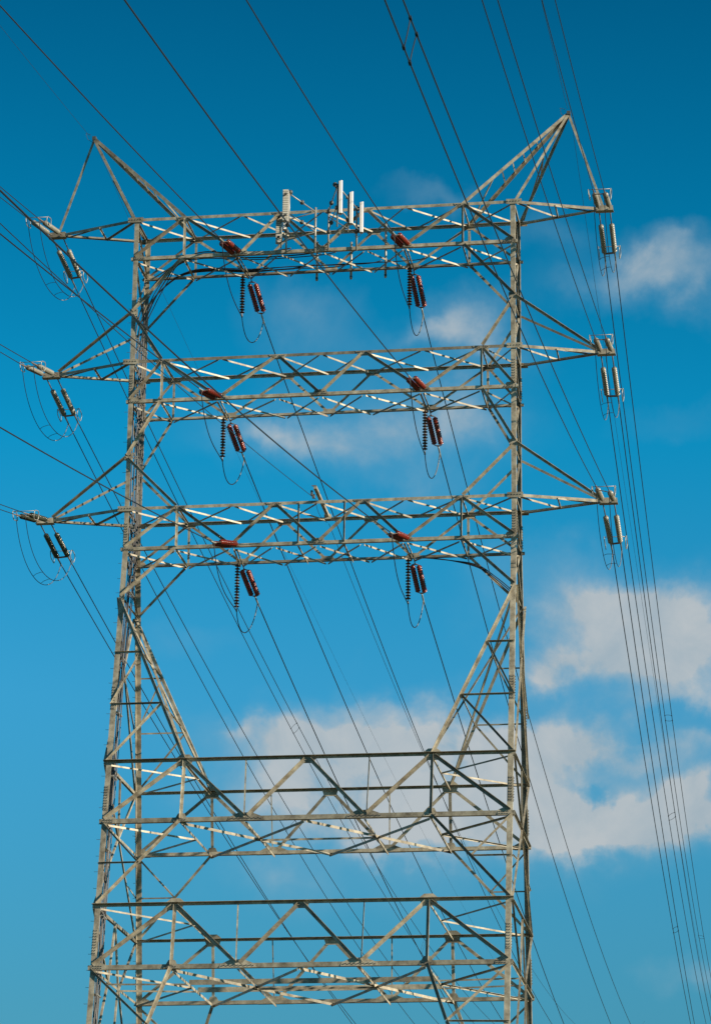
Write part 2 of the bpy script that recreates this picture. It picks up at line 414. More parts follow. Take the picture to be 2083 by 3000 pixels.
# long diagonals below the beams and their small ties
def xd(z, za, zb_, xa, xb_): return xa+(xb_-xa)*(za-z)/(za-zb_)
for sg in (-1, 1):
    xt = 5.78
    for s in (-1, 1):
        n = FN(s, 40)
        A = P(sg*HX, s, N3); B = P(sg*xt, s, LV['Dt'])
        m_('long_diagonal', A, B, .15, n, ext=-.05)
        C_ = P(sg*xt, -s, LV['Dt'])
        m_('long_diagonal', A+V((-sg*.05, 0, 0)), C_+V((-sg*.06, 0, -.02)), .12, V((sg*.9, 0, .4)), up=V((0, 0, 1)), outw=True, off=-.03*s)
        for z in (Q1, Q2):
            x = xd(z, N3, LV['Dt'], HX, xt)*sg
            m_('strut', P(sg*HX, s, z), P(x, s, z), .075, n, outw=True, w2=.09)
        xq1 = xd(Q1, N3, LV['Dt'], HX, xt)*sg; xq2 = xd(Q2, N3, LV['Dt'], HX, xt)*sg
        m_('sub_diagonal', P(xq1, s, Q1), P(sg*HX, s, Q2), .08, n)
        m_('sub_diagonal', P(xq2, s, Q2), P(sg*HX, s, LV['Dt']+.05), .095, n)
        # between the two lower frames
        A = P(sg*xt, s, LV['Db']); B = P(sg*HX, s, LV['Et'])
        m_('long_diagonal', A, B, .12, FN(s, 28), ext=-.1)
        xm = xd(M1, LV['Db'], LV['Et'], xt, HX)*sg
        m_('strut', P(sg*HX, s, M1), P(xm, s, M1), .07, FN(s, 28))
        m_('sub_diagonal', P(sg*HX, s, LV['Db']-.05), P(xm, s, M1), .075, FN(s, 28))
        # below the lowest frame in view
        K = P(sg*6.72, s, S1)
        m_('long_diagonal', P(sg*xt, s, LV['Eb']), K, .15, FN(s, 20), ext=-.05)
        m_('long_diagonal', K, P(sg*HX, s, ZF+2.9), .15, FN(s, 20))
        m_('sub_diagonal', P(sg*HX, s, LV['Eb']-.1), K, .10, FN(s, 20))
        m_('strut', P(sg*HX, s, S1-.05), K, .075, FN(s, 20))
        m_('long_diagonal', P(0, s, ZF), P(sg*HX, s, GZ+.4), .17, FN(s, 5))
        m_('strut', P(sg*HX*.5, s, (ZF+GZ)/2), P(sg*HX, s, (ZF+GZ)/2), .10, FN(s, 5))
    for z in (Q1, Q2):
        x = xd(z, N3, LV['Dt'], HX, xt)*sg
        m_('strut', P(x, -1, z), P(x, 1, z), .07, V((sg, 0, 0)), outw=False)

# side faces
for sg in (-1, 1):
    n = V((sg, 0, 0))
    def S(y, z): return V((sg*HX, y*DY(z), z))
    for k in ('At', 'Ab', 'Bt', 'Bb', 'Ct', 'Cb'):
        m_('side_strut', S(-1, LV[k]), S(1, LV[k]), .10, n, off=-.03, outw=False)
    for k in ('Dt', 'Et'):
        m_('side_strut', S(-1, LV[k]), S(1, LV[k]), .15, n, up=V((0, 0, -1)), outw=True, w2=.12)
    for k in ('Db', 'Eb'):
        m_('side_strut', S(-1, LV[k]), S(1, LV[k]), .12, n)
    zz = [LV['At'], LV['Ab'], N1, LV['Bt'], LV['Bb'], N2, LV['Ct'], LV['Cb'], N3]
    fl = -1
    for a, b in zip(zz[:-1], zz[1:]):
        m_('side_brace', S(fl, a-.05), S(-fl, b+.05), .09, n, off=-.05, outw=False)
        fl = -fl if a not in (LV['At'], LV['Bt'], LV['Ct']) else fl
    for a, b in ((LV['Ab'], N1), (LV['Bb'], N2), (LV['Cb'], N3)):
        m_('side_brace', S(1, a-.05), S(-1, b+.05), .08, n, off=-.08, outw=False)
        m_('side_brace', S(-1, b), S(1, b), .07, n, off=-.1, outw=False)
    m_('side_brace', S(-1, N3), S(1, LV['Dt']), .10, n); m_('side_brace', S(1, N3), S(-1, LV['Dt']), .10, n, off=.04)
    m_('side_brace', S(-.1, 39.1), S(1, Q2+.2), .07, n, off=.07)
    def mid(z, y=0): return V((sg*HX, y, z))
    a, b = LV['Dt'], LV['Db']
    for q in ((S(-1, a-.1), mid(b)), (S(1, a-.1), mid(b)), (mid(a), mid(b))): m_('side_brace', q[0], q[1], .095, n, up=V((0, -1, 0)))
    a, b = LV['Db'], LV['Et']
    m_('side_brace', mid(a), S(-1, b), .095, n); m_('side_brace', mid(a), S(1, b), .095, n)
    for s in (-1, 1): m_('side_brace', S(s, M1), V((sg*HX, s*DY(M1)*.55, M1+.2)), .065, n)
    a, b = LV['Et'], LV['Eb']
    t3 = DY(b)*.22
    for q in ((S(-1, a-.1), mid(b, -t3)), (S(1, a-.1), mid(b, t3)), (mid(a), mid(b, -t3)), (mid(a), mid(b, t3))): m_('side_brace', q[0], q[1], .095, n, up=V((0, -1, 0)))
    zc = ZF+2.9
    m_('side_brace', mid(b, -t3), S(-1, zc), .10, n); m_('side_brace', mid(b, t3), S(1, zc), .10, n)
    m_('side_brace', mid(b, t3), V((sg*HX, -.9, zc)), .09, n, off=.05)
    for z in (zc, ZF): m_('side_strut', S(-1, z), S(1, z), .15, n)
    m_('side_brace', mid(ZF), S(-1, GZ+.4), .15, n); m_('side_brace', mid(ZF), S(1, GZ+.4), .15, n)

# peaks and arms
XP, ZP = 12.07, 66.98
for sg in (-1, 1):
    pk = V((sg*XP, 0, ZP)); zt = LV['At']
    for s in (-1, 1):
        o = V((0, s*.07, 0))
        A = P(sg*6.93, s, zt); m_('peak_strut', pk+o+V((-sg*.05, 0, 0)), A+V((0, 0, .02)), .16, V((0, s, 0)), outw=False)
        A = P(sg*HX, s, zt); m_('peak_strut', pk+o, A+V((0, 0, .02)), .13, V((0, s, 0)), outw=False)
        a = lerp(pk, P(sg*HX, s, zt), .45); b = lerp(pk, P(sg*6.93, s, zt), .45)
    for t_ in (.30, .43, .53, .63):
        m_('peak_tie', lerp(pk, P(sg*6.93, -1, zt), t_), lerp(pk, P(sg*6.93, 1, zt), t_), .06, V((-sg, 0, 1)))
    m_('peak_tie', lerp(pk, P(sg*6.93, -1, zt), .70), lerp(pk, P(sg*6.93, 1, zt), .97), .075, V((-sg, 0, 1)))
    for t_ in (.5,):
        m_('peak_tie', lerp(pk, P(sg*HX, -1, zt), t_), lerp(pk, P(sg*HX, 1, zt), t_+.1), .07, V((sg, 0, 0)))
        m_('peak_tie', lerp(pk, P(sg*HX, -1, zt), t_), lerp(pk, P(sg*HX, 1, zt), .97), .07, V((sg, 0, 0)), off=.05)
    m_('peak_strut', pk, V((sg*13.72, 0, zt+.05)), .12, V((0, -1, 0)), up=V((sg, 0, 0)), outw=False)
    mb = MB(); mb.box(pk+V((0, 0, .05)), V((.09, 0, 0)), V((0, .13, 0)), V((0, 0, .10)))
    mb.tube([pk+V((-.15, -.2, .2)), pk+V((-.42, -.15, .32)), pk+V((-.38, .1, .1)), pk+V((-.1, .1, -.1))], .012, 5)
    part('peak_cap', mb, BOLT)
XT = 13.3
for key, zn in (('At', None), ('Bt', N1), ('Ct', N2)):
    z = LV[key]
    for sg in (-1, 1):
        tp = {s: V((sg*13.42, s*.10, z-.02)) for s in (-1, 1)}
        cr = {s: P(sg*HX, s, z) for s in (-1, 1)}
        m_('arm_chord', cr[-1], tp[-1], .15, V((0, -1, 0)), up=V((0, 0, 1)), outw=False, off=-.03)
        m_('arm_chord', cr[1], tp[1], .15, V((0, 1, 0)), up=V((0, 0, -1)), outw=False, off=.03)
        fm = lerp(cr[-1], tp[-1], .49); bm_ = lerp(cr[1], tp[1], .49)
        fm2 = V((fm.x, fm.y, z-.03)); bm2 = V((bm_.x, bm_.y, z-.04))
        m_('arm_brace', fm2, bm2, .08, V((0, 0, 1)), up=V((sg, 0, 0)), outw=False)
        m_('arm_brace', cr[-1]+V((0, 0, -.05)), bm2, .09, V((0, 0, 1)), up=V((1, -1, 0)), outw=False)
        m_('arm_brace', fm2+V((0, 0, -.02)), tp[1]+V((-sg*.3, 0, -.06)), .07, V((0, 0, 1)), up=V((1, -1, 0)), outw=False)
        # tip: a heavy cross piece that carries the insulators
        mb = MB()
        for yy in (-.13, .13): mb.box(V((sg*13.78, yy, z-.03)), V((.42, 0, 0)), V((0, .012, 0)), V((0, 0, .12)))
        mb.box(V((sg*13.78, 0, z-.155)), V((.45, 0, 0)), V((0, .17, 0)), V((0, 0, .012)))
        mb.box(V((sg*13.72, 0, z+.10)), V((.36, 0, 0)), V((0, .14, 0)), V((0, 0, .010)))
        part('tip_plate', mb)
        if zn:
            for s, zz_ in ((-1, zn), (1, zn)):
                m_('arm_stay', P(sg*HX, s, zz_), tp[s]+V((-sg*.05, 0, .14)), .12, V((0, s, 0)), up=V((0, 0, 1)), outw=True)
            gusset(P(sg*(HX-.12), -1, zn)+V((0, -.006, 0)), [(-.2, -.18), (.2, -.18), (.2, .18), (-.2, .18)], V((0, -1, 0)), bolts=[(-.1, -.1), (.1, -.1), (-.1, .1), (.1, .1)])
        for s in (-1, 1):
            mb = MB(); c = P(sg*HX, s, z); mb.box(c+V((-sg*.05, s*.035, 0)), V((.38, 0, 0)), V((0, .012, 0)), V((0, 0, .13)))
            for i in range(5): mb.box(c+V((-sg*.05-.28+.14*i, s*.06, .02)), V((.02, 0, 0)), V((0, .016, 0)), V((0, 0, .02)))
            part('splice_plate', mb)

# leg splices (rows of bolts) and step bolts
for sg in (-1, 1):
    for s in (-1, 1):
        for z0 in (LV['Bb']+.55, LV['Cb']+.5, 37.4 if False else 36.6, LV['Db']+.9, LV['Eb']+.95):
            mb = MB(); A = P(sg*HX, s, z0+.85); B = P(sg*HX, s, z0-.35)
            d = (A-B)/2
            c = (A+B)/2
            mb.box(c+V((-sg*.11, s*.012, 0)), V((.10, 0, 0)), V((0, .010, 0)), d)
            mb.box(c+V((sg*.010, -s*.12, 0)), V((.008, 0, 0)), V((0, .10, 0)), d)
            o = part('splice_plate', mb)
            b2 = MB()
            for i in range(9):
                q = lerp(A, B, (i+.5)/9)
                for xx in (.055, .16): b2.box(q+V((-sg*xx, s*.038, 0)), V((.014, 0, 0)), V((0, .018, 0)), V((0, 0, .016)))
                b2.box(q+V((sg*.034, -s*.12, 0)), V((.018, 0, 0)), V((0, .020, 0)), V((0, 0, .020)))
            link('bolt', b2.mesh('bolt', TO), BOLT, o, (0, 0, 0), kind='stuff')
sb = MB(); sb.tube([(0, 0, 0), (-.17, 0, 0), (-.175, 0, .02)], .009, 5); sbm = sb.mesh('step_bolt'); sbm.materials.append(BOLT)
for s, z0, z1, dz in ((-1, 22.0, 58.0, .78), (1, 20.5, 60.0, .74)):
    z = z0; k = 0
    while z < z1:
        p_ = P(-HX, s, z)
        o = link('step_bolt', sbm, None, T, p_-TO+V((0, -s*.1 if k % 2 else 0, 0)))
        z += dz; k += 1

# ------------------------------------------------------------------ spans of wire
NEAR = {"a": (-4.53, 59.37, -0.0177, -0.2307, 0.0002, -4), "b": (4.72, 51.86, -0.0177, -0.2278, 0.00027, -4), "c": (3.91, 59.27, -0.0193, -0.2334, 0.00031, -4),
 "d1": (13.49, 46.04, -0.0236, -0.2384, 0.00033, -4), "d2": (14.09, 45.8, -0.018, -0.221, 0.00025, -4), "e1": (13.51, 53.51, -0.0197, -0.2268, 0.0003, -4),
 "e2": (14.02, 53.49, -0.0186, -0.2246, 0.00027, -4), "f1": (13.54, 61.01, -0.0207, -0.2289, 0.00031, -4), "f2": (14.05, 61.02, -0.0196, -0.2273, 0.00029, -4),
 "h1": (-13.71, 60.98, -0.02, -0.226, 0.00031, -4), "h2": (-14.29, 61.04, -0.0193, -0.235, 0.0003, -4), "P": (3.92, 44.1, -0.0177, -0.2302, 0.0003, -4),
 "Q": (-5.35, 51.66, -0.0185, -0.2291, 0.00024, -4), "j1": (-13.68, 53.38, -0.0193, -0.2364, 0.0003, -4), "j2": (-14.23, 53.33, -0.0197, -0.23, 0.0003, -4),
 "k": (-4.54, 43.95, -0.0191, -0.2279, 0.00027, -4), "l1": (-13.74, 45.74, -0.0194, -0.2392, 0.0003, -4), "l2": (-14.19, 45.68, -0.0193, -0.2428, 0.0003, -4),
 "R": (0.08, 46.33, -0.0201, -0.2169, 0.00028, -2.8), "gl": (-12.32, 67.19, -0.0232, -0.1837, 0.00032, 0), "gr": (12.01, 67.32, -0.0237, -0.2001, 0.0003, 0)}
FAR = {"Ali": (-3.88, 58.26, -0.0159, -0.0853, 0.00032, 4), "Bli": (-4.7, 50.85, -0.0179, -0.0824, 0.00036, 4), "Cli": (-3.86, 43.3, -0.0174, -0.0851, 0.00036, 4),
 "Ari": (4.3, 58.18, -0.0154, -0.0851, 0.00033, 4), "Bri": (5.17, 50.77, -0.0163, -0.0835, 0.00035, 4), "Cri": (4.38, 43.16, -0.0168, -0.0864, 0.00034, 4),
 "Al1": (-13.79, 60.67, -0.0158, -0.0859, 0.00031, 4), "Al2": (-13.34, 60.74, -0.0163, -0.0833, 0.00034, 4), "Bl1": (-13.83, 53.15, -0.0181, -0.0903, 0.00035, 4),
 "Bl2": (-13.34, 53.21, -0.0164, -0.0808, 0.00036, 4), "Cl1": (-13.91, 45.66, -0.0168, -0.0838, 0.00035, 4), "Cl2": (-13.38, 45.73, -0.0181, -0.0923, 0.00035, 4),
 "Ar1": (13.52, 60.63, -0.0182, -0.0851, 0.00035, 4), "Ar2": (14.03, 60.69, -0.0184, -0.0859, 0.00035, 4), "Br1": (13.55, 53.03, -0.017, -0.0825, 0.00036, 4),
 "Br2": (14.09, 53.01, -0.0181, -0.08, 0.00038, 4), "Cr1": (13.66, 45.35, -0.0163, -0.0873, 0.00035, 4), "Cr2": (14.11, 45.41, -0.0179, -0.0858, 0.00035, 4),
 "gl": (-12.0, 66.7, -0.0116, -0.0538, 0.00017, 0), "gr": (12.22, 66.52, -0.0162, -0.0616, 0.00017, 0), "R": (0.06, 46.45, -0.0151, -0.0548, 0.00043, 1.39)}
def span_pt(w, sgn, t):
    x, z, ph, s, c, y0 = w
    return V((x+sgn*t*math.sin(ph), y0+sgn*t*math.cos(ph), z+s*t+c*t*t))
LVN = {'A': 'top', 'B': 'middle', 'C': 'bottom'}
def span(w, sgn, L_, rad, label, cat='power line', group=None):
    n = 90; mb = MB(); o0 = span_pt(w, sgn, 0)
    pts = [span_pt(w, sgn, L_*(i/n)**1.15) for i in range(n+1)]
    mb.tube(pts, rad, 6)
    o = link('conductor' if cat == 'power line' else 'ground_wire' if 'ground' in cat else 'fibre_cable', mb.mesh('conductor', o0, True), WIRE, None, o0, label=label, category=cat)
    if group: o['group'] = group
nl = {'a': ('A', 'left'), 'c': ('A', 'right'), 'Q': ('B', 'left'), 'b': ('B', 'right'), 'k': ('C', 'left'), 'P': ('C', 'right')}
GN = 'conductors running up and over towards the viewer'; GF = 'conductors receding behind the tower to the lower right'
BEAM = {'A': 'top beam', 'B': 'second beam', 'C': 'third beam'}
for k, (lv_, side) in nl.items():
    span(NEAR[k], -1, 300, .026, f'thick single wire climbing overhead from the {side} brown insulators of the {BEAM[lv_]}', group=GN)
for k, lv_, side, io in (('h2', 'A', 'left', 'outer'), ('h1', 'A', 'left', 'inner'), ('f1', 'A', 'right', 'inner'), ('f2', 'A', 'right', 'outer'), ('j2', 'B', 'left', 'outer'), ('j1', 'B', 'left', 'inner'),
                        ('e1', 'B', 'right', 'inner'), ('e2', 'B', 'right', 'outer'), ('l2', 'C', 'left', 'outer'), ('l1', 'C', 'left', 'inner'), ('d1', 'C', 'right', 'inner'), ('d2', 'C', 'right', 'outer')):
    rad = .020
    span(NEAR[k], -1, 300, rad, f'{io} wire climbing overhead from the {side} arm tip of the {BEAM[lv_]}', group=GN)
for k in ('Ali', 'Ari', 'Bli', 'Bri', 'Cli', 'Cri'):
    side = 'left' if k[1] == 'l' else 'right'
    span(FAR[k], 1, 330, .029, f'single wire receding behind the tower from the {side} brown insulators of the {BEAM[k[0]]}', group=GF)
for k in ('Al1', 'Al2', 'Ar1', 'Ar2', 'Bl1', 'Bl2', 'Br1', 'Br2', 'Cl1', 'Cl2', 'Cr1', 'Cr2'):
    side = 'left' if k[1] == 'l' else 'right'; io = ('outer' if k[2] == '1' else 'inner') if k[1] == 'l' else ('inner' if k[2] == '1' else 'outer')
    span(FAR[k], 1, 330, .025, f'{io} wire receding behind the tower from the {side} arm tip of the {BEAM[k[0]]}', group=GF)
span(NEAR['gl'], -1, 300, .008, 'very thin wire climbing up left from the left peak of the tower', 'ground wire')
span(NEAR['gr'], -1, 300, .011, 'thin wire climbing up from the right peak of the tower', 'ground wire')
span(FAR['gl'], 1, 330, .008, 'very thin wire running down behind the tower from its left peak', 'ground wire')
span(FAR['gr'], 1, 330, .010, 'thin wire running down to the right from the right peak of the tower', 'ground wire')
span(NEAR['R'], -1, 300, .014, 'thin grey cable running up left from the stub arm on the third cross beam', 'cable')
span(FAR['R'], 1, 330, .013, 'thin dark cable receding behind the tower from the middle of the third cross beam', 'cable')

# spacers that keep the two wires of a pair apart
def spacer(wa, wb, sgn, t, label, grp):
    pa, pb = span_pt(wa, sgn, t), span_pt(wb, sgn, t); o0 = (pa+pb)/2
    root = thing('line_spacer', label, 'spacer', o0, grp)
    for dt, bend in ((-1.1, .05), (.9, -.05)):
        mb = MB(); a = span_pt(wa, sgn, t+dt*.6); b = span_pt(wb, sgn, t+dt*.6+.1); mdl = (a+b)/2+V((0, 0, bend))
        mb.tube([a, lerp(a, mdl, .5)+V((0, 0, bend*.4)), mdl, lerp(mdl, b, .5)+V((0, 0, bend*.2)), b], .014, 5)
        for q in (a, b): mb.box(q, V((.03, 0, 0)), V((0, .08, 0)), V((0, 0, .03)))
        link('spacer_bar', mb.mesh('spacer_bar', o0), WIRE, root, (0, 0, 0))
spacer(NEAR['d1'], NEAR['d2'], -1, 79.5, 'spacer bridging the two near wires at the top of the picture', 'line spacers')
for t, far_ in ((74.8, 'nearer'), (158, 'farther')):
    for a, b, side in (('Al1', 'Al2', 'left'), ('Ar1', 'Ar2', 'right'), ('Bl1', 'Bl2', 'left'), ('Br1', 'Br2', 'right'), ('Cl1', 'Cl2', 'left'), ('Cr1', 'Cr2', 'right')):
        if t > 100 and a[0] != 'A': continue
        spacer(FAR[a], FAR[b], 1, t, f'{far_} small spacer on the receding pair from the {side} arm of the {BEAM[a[0]]}', 'line spacers')

# ------------------------------------------------------------------ insulators
def lathe(prof, n=18):
    mb = MB(); base = 0
    for (rr, z) in prof:
        for k in range(n): mb.v.append((rr*math.cos(2*math.pi*k/n), rr*math.sin(2*math.pi*k/n), z))
    for i in range(len(prof)-1):
        for k in range(n):
            k2 = (k+1) % n; mb.f.append((i*n+k, i*n+k2, (i+1)*n+k2, (i+1)*n+k))
    mb.f.append(tuple(reversed(range(n)))); mb.f.append(tuple((len(prof)-1)*n+k for k in range(n)))
    return mb
# one disc, 0.146 m pitch, its cap towards -z
DP = [(.028, .0), (.05, .008), (.052, .045), (.085, .058), (.128, .078), (.136, .092), (.130, .103), (.105, .098), (.100, .112), (.078, .104), (.072, .120), (.045, .112), (.022, .118), (.020, .146)]
DP2 = [(.060, .0), (.078, .004), (.080, .040), (.098, .052), (.128, .070), (.132, .080), (.128, .090), (.104, .096), (.092, .108), (.086, .116), (.082, .124), (.080, .132), (.078, .140), (.060, .146)]
def disc_mesh(name, mt, k=1.0, prof=DP):
    mb = lathe([(a*k, b) for a, b in prof]); me = mb.mesh(name, smooth=True); me.materials.append(mt); me.materials.append(CAPM)
    n = 18
    for i, p_ in enumerate(me.polygons):
        p_.material_index = 1 if (prof is DP and (i < 2*n or i >= 12*n)) else 0
    return me
DM = {'brown': disc_mesh('disc', BROWN, 1.02, DP2), 'dark_brown': disc_mesh('disc', BROWND, .96), 'grey': disc_mesh('disc', GREYP, 1.0, DP2), 'dark': disc_mesh('disc', DARKP, 1.0, DP2)}
def string(root, A, B, kind, name='insulator_string'):
    """discs along A->B; hardware rods take up what is left"""
    A = V(A); B = V(B); d = (B-A); Ln = d.length; d.normalize(); nd_ = int((Ln-.04)/.146)
    off = (Ln-nd_*.146)/2
    mb = MB(); mb.tube([A, A+d*off], .022, 6); mb.tube([B-d*off, B], .022, 6)
    o0 = root.location
    so = link(name, mb.mesh(name, o0), CAPM, root, (0, 0, 0))
    q = d.to_track_quat('Z', 'Y'); me = DM[kind]
    for i in range(nd_):
        o = link('disc', me, None, so, A+d*(off+i*.146)-o0); o.rotation_mode = 'QUATERNION'; o.rotation_quaternion = q
    return so
def rod(root, name, pts, rad, mt, n=6):
    mb = MB(); mb.tube(pts, rad, n); return link(name, mb.mesh(name, root.location, True), mt, root, (0, 0, 0))
def plate(root, name, pts3, t, nrm, mt=STEELB):
    mb = MB(); k = len(pts3); n = V(nrm).normalized()*t/2
    mb.add([V(p)-n for p in pts3]+[V(p)+n for p in pts3], [tuple(range(k)), tuple(reversed(range(k, 2*k)))]+[(i, i+k, (i+1) % k+k, (i+1) % k) for i in range(k)])
    return link(name, mb.mesh(name, root.location), mt, root, (0, 0, 0))
def rring(c, a, b, la, lb, n=28):
    """rounded rectangle loop, half sizes la, lb along a, b"""
    rr = min(la, lb)*.75; pts = []
    for cx, cy, a0 in ((la-rr, lb-rr, 0), (-la+rr, lb-rr, 90), (-la+rr, -lb+rr, 180), (la-rr, -lb+rr, 270)):
        for k in range(5):
            w = R(a0+k*22.5); pts.append(c+a*(cx+rr*math.cos(w))+b*(cy+rr*math.sin(w)))
    return pts

def outer_assembly(side, lvl, near, w1, w2):
    sg = -1 if side == 'left' else 1; z = LV[lvl+'t']; sgn = -1 if near else 1
    kind = 'dark' if (side == 'left' and lvl == 'C') else 'grey'
    h1 = span_pt(w1, sgn, 0); h2 = span_pt(w2, sgn, 0)
    if sg > 0: hot = [h1, h2]
    else: hot = [h1, h2] if h1.x > h2.x else [h2, h1]
    hot.sort(key=lambda p: p.x)
    root = thing('dead_end_insulator', f'{"glossy dark" if kind == "dark" else "pale grey"} twin insulator pulling {"towards" if near else "away from"} the viewer, {side} tip of the {BEAM[lvl]}',
                 'insulator', V((sg*13.78, sgn*.2, z-.1)), 'twin insulators at the arm tips')
    ends = []
    for i, xo in enumerate((-.27, .27)):
        A = V((sg*13.78+xo, sgn*.18, z-.13 if not near else z-.06)); H = hot[i]; d = (H-A).normalized(); Ln = (H-A).length
        if near: l0, l1 = .62, Ln-.85
        else: l0, l1 = .95, Ln-.72
        p0 = A+d*l0; p1 = A+d*l1
        rod(root, 'link', [A, p0], .030 if not near else .035, CAPM)
        string(root, p0, p1, kind)
        rod(root, 'clamp', [p1, p1+d*.12, H, H+(span_pt(w1, sgn, .6)-h1)*.6], [.03, .045, .038, .024], CAPM if near else WIREB)
        ends.append(p1+d*.06)
        dd = d
    plate(root, 'yoke_plate', [ends[0]+V((-.05, 0, 0))-dd*.05, ends[1]+V((.05, 0, 0))-dd*.05, ends[1]+V((.05, 0, 0))+dd*.07, ends[0]+V((-.05, 0, 0))+dd*.07], .03, V((1, 0, 0)).cross(dd), CAPM)
    upv = V((1, 0, 0)).cross(dd); 
    if upv.z < 0: upv = -upv
    mid_ = (ends[0]+ends[1])/2
    for q in (-1, 1):
        c = mid_+V((q*.52, 0, 0))-dd*.05
        mb = MB(); mb.tube(rring(c, dd, upv+V((q*.12, 0, 0)), .36, .22), .021, 6, closed=True)
        link('corona_ring', mb.mesh('corona_ring', root.location, True), STEELB, root, (0, 0, 0))
    rod(root, 'ring_bracket', [mid_+V((-.52, 0, 0))-dd*.33+upv*.16, mid_+V((.52, 0, 0))-dd*.33+upv*.16] if not near else [mid_+V((-.52, 0, 0))+dd*.22+upv*.19, mid_+V((.52, 0, 0))+dd*.22+upv*.19], .016, STEELB)
    return hot
def jumper_pair(side, lvl, hn, hf):
    c = (hn[0]+hf[0])/2
    root = thing('jumper_loop', f'pair of wires looping down below the {side} arm tip of the {BEAM[lvl]}', 'jumper cable', V(c), 'wire loops below the arm tips')
    cur = []
    for i, (a, b) in enumerate(zip(hn, hf)):
        sg = -1 if side == 'left' else 1
        dz = 2.55 if i == 0 else 2.3
        pts = bez(a, a+V((-.02+.1*sg*0, 1.5, -2.9+.1*i)), b+V((0, -1.6, -dz-.1)), b, 30)
        cur.append(pts)
        mb = MB(); mb.tube(pts[:22], .017, 6); link('jumper_wire', mb.mesh('jumper_wire', root.location, True), WIRE, root, (0, 0, 0))
        mb = MB(); mb.tube(pts[21:], .019, 6); link('jumper_wire', mb.mesh('jumper_wire', root.location, True), WIREB, root, (0, 0, 0))
    for k in (13, 17):
        a = cur[0][k]; b = cur[1][k]
        rod(root, 'spacer', [a, lerp(a, b, .3)+V((0, 0, .06)), lerp(a, b, .8)+V((0, 0, .05)), b], .012, WIRE, 5)
for side, lvl, n1, n2, f1_, f2_ in (('left', 'A', 'h1', 'h2', 'Al1', 'Al2'), ('right', 'A', 'f1', 'f2', 'Ar1', 'Ar2'), ('left', 'B', 'j1', 'j2', 'Bl1', 'Bl2'),
                                    ('right', 'B', 'e1', 'e2', 'Br1', 'Br2'), ('left', 'C', 'l1', 'l2', 'Cl1', 'Cl2'), ('right', 'C', 'd1', 'd2', 'Cr1', 'Cr2')):
    hn = outer_assembly(side, lvl, True, NEAR[n1], NEAR[n2]); hf = outer_assembly(side, lvl, False, FAR[f1_], FAR[f2_])
    jumper_pair(side, lvl, hn, hf)

def inner_assembly(side, lvl, near, w, xa):
    sgn = -1 if near else 1; z = LV[lvl+'b']; H = span_pt(w, sgn, 0)
    A = V((xa, sgn*(DY(z)+.05), z-(0.0 if near else .05))); d = (H-A).normalized(); Ln = (H-A).length
    sdv = V((1, 0, 0)); sdv = (sdv-d*sdv.dot(d)).normalized()
    upv = sdv.cross(d); upv = -upv if upv.z < 0 else upv
    sdv = (sdv+upv*(.18 if near else -.12)).normalized()
    root = thing('dead_end_insulator', f'brown twin insulator pulling {"towards" if near else "away from"} the viewer on the {side} side of the {BEAM[lvl]}', 'insulator', A, 'brown twin insulators on the beams')
    l0, l1 = (.20, Ln-.36) if near else (.42, Ln-.55)
    rod(root, 'link', [A, A+d*(l0-.1)], .03, CAPM)
    for q, p_, l_ in ((0, l0, -.1), (1, l1, .1)):
        c = A+d*p_
        plate(root, 'yoke_plate', [c+d*l_, c-sdv*.2, c+sdv*.2] if True else [], .025, upv, CAPM)
    for q in (-1, 1): string(root, A+d*(l0+.02)+sdv*.165*q, A+d*(l1-.02)+sdv*.165*q, 'brown')
    rod(root, 'clamp', [A+d*(l1+.08), A+d*(l1+.2), H, H+(span_pt(w, sgn, .8)-span_pt(w, sgn, 0))*.8], [.03, .045, .045, .026], STEELB)
    return H
XI = {('left', 'A'): (-4.25, -4.13), ('right', 'A'): (4.12, 4.12), ('left', 'B'): (-5.0, -5.02), ('right', 'B'): (4.96, 4.98), ('left', 'C'): (-4.0, -4.2), ('right', 'C'): (4.22, 4.23)}
SUS = {('left', 'A'): (-4.37, 57.30), ('right', 'A'): (4.04, 57.36), ('left', 'B'): (-5.17, 49.74), ('right', 'B'): (4.84, 49.68), ('left', 'C'): (-4.29, 42.02), ('right', 'C'): (4.06, 42.12)}
KN = {('left', 'A'): 'a', ('right', 'A'): 'c', ('left', 'B'): 'Q', ('right', 'B'): 'b', ('left', 'C'): 'k', ('right', 'C'): 'P'}
KF = {('left', 'A'): 'Ali', ('right', 'A'): 'Ari', ('left', 'B'): 'Bli', ('right', 'B'): 'Bri', ('left', 'C'): 'Cli', ('right', 'C'): 'Cri'}
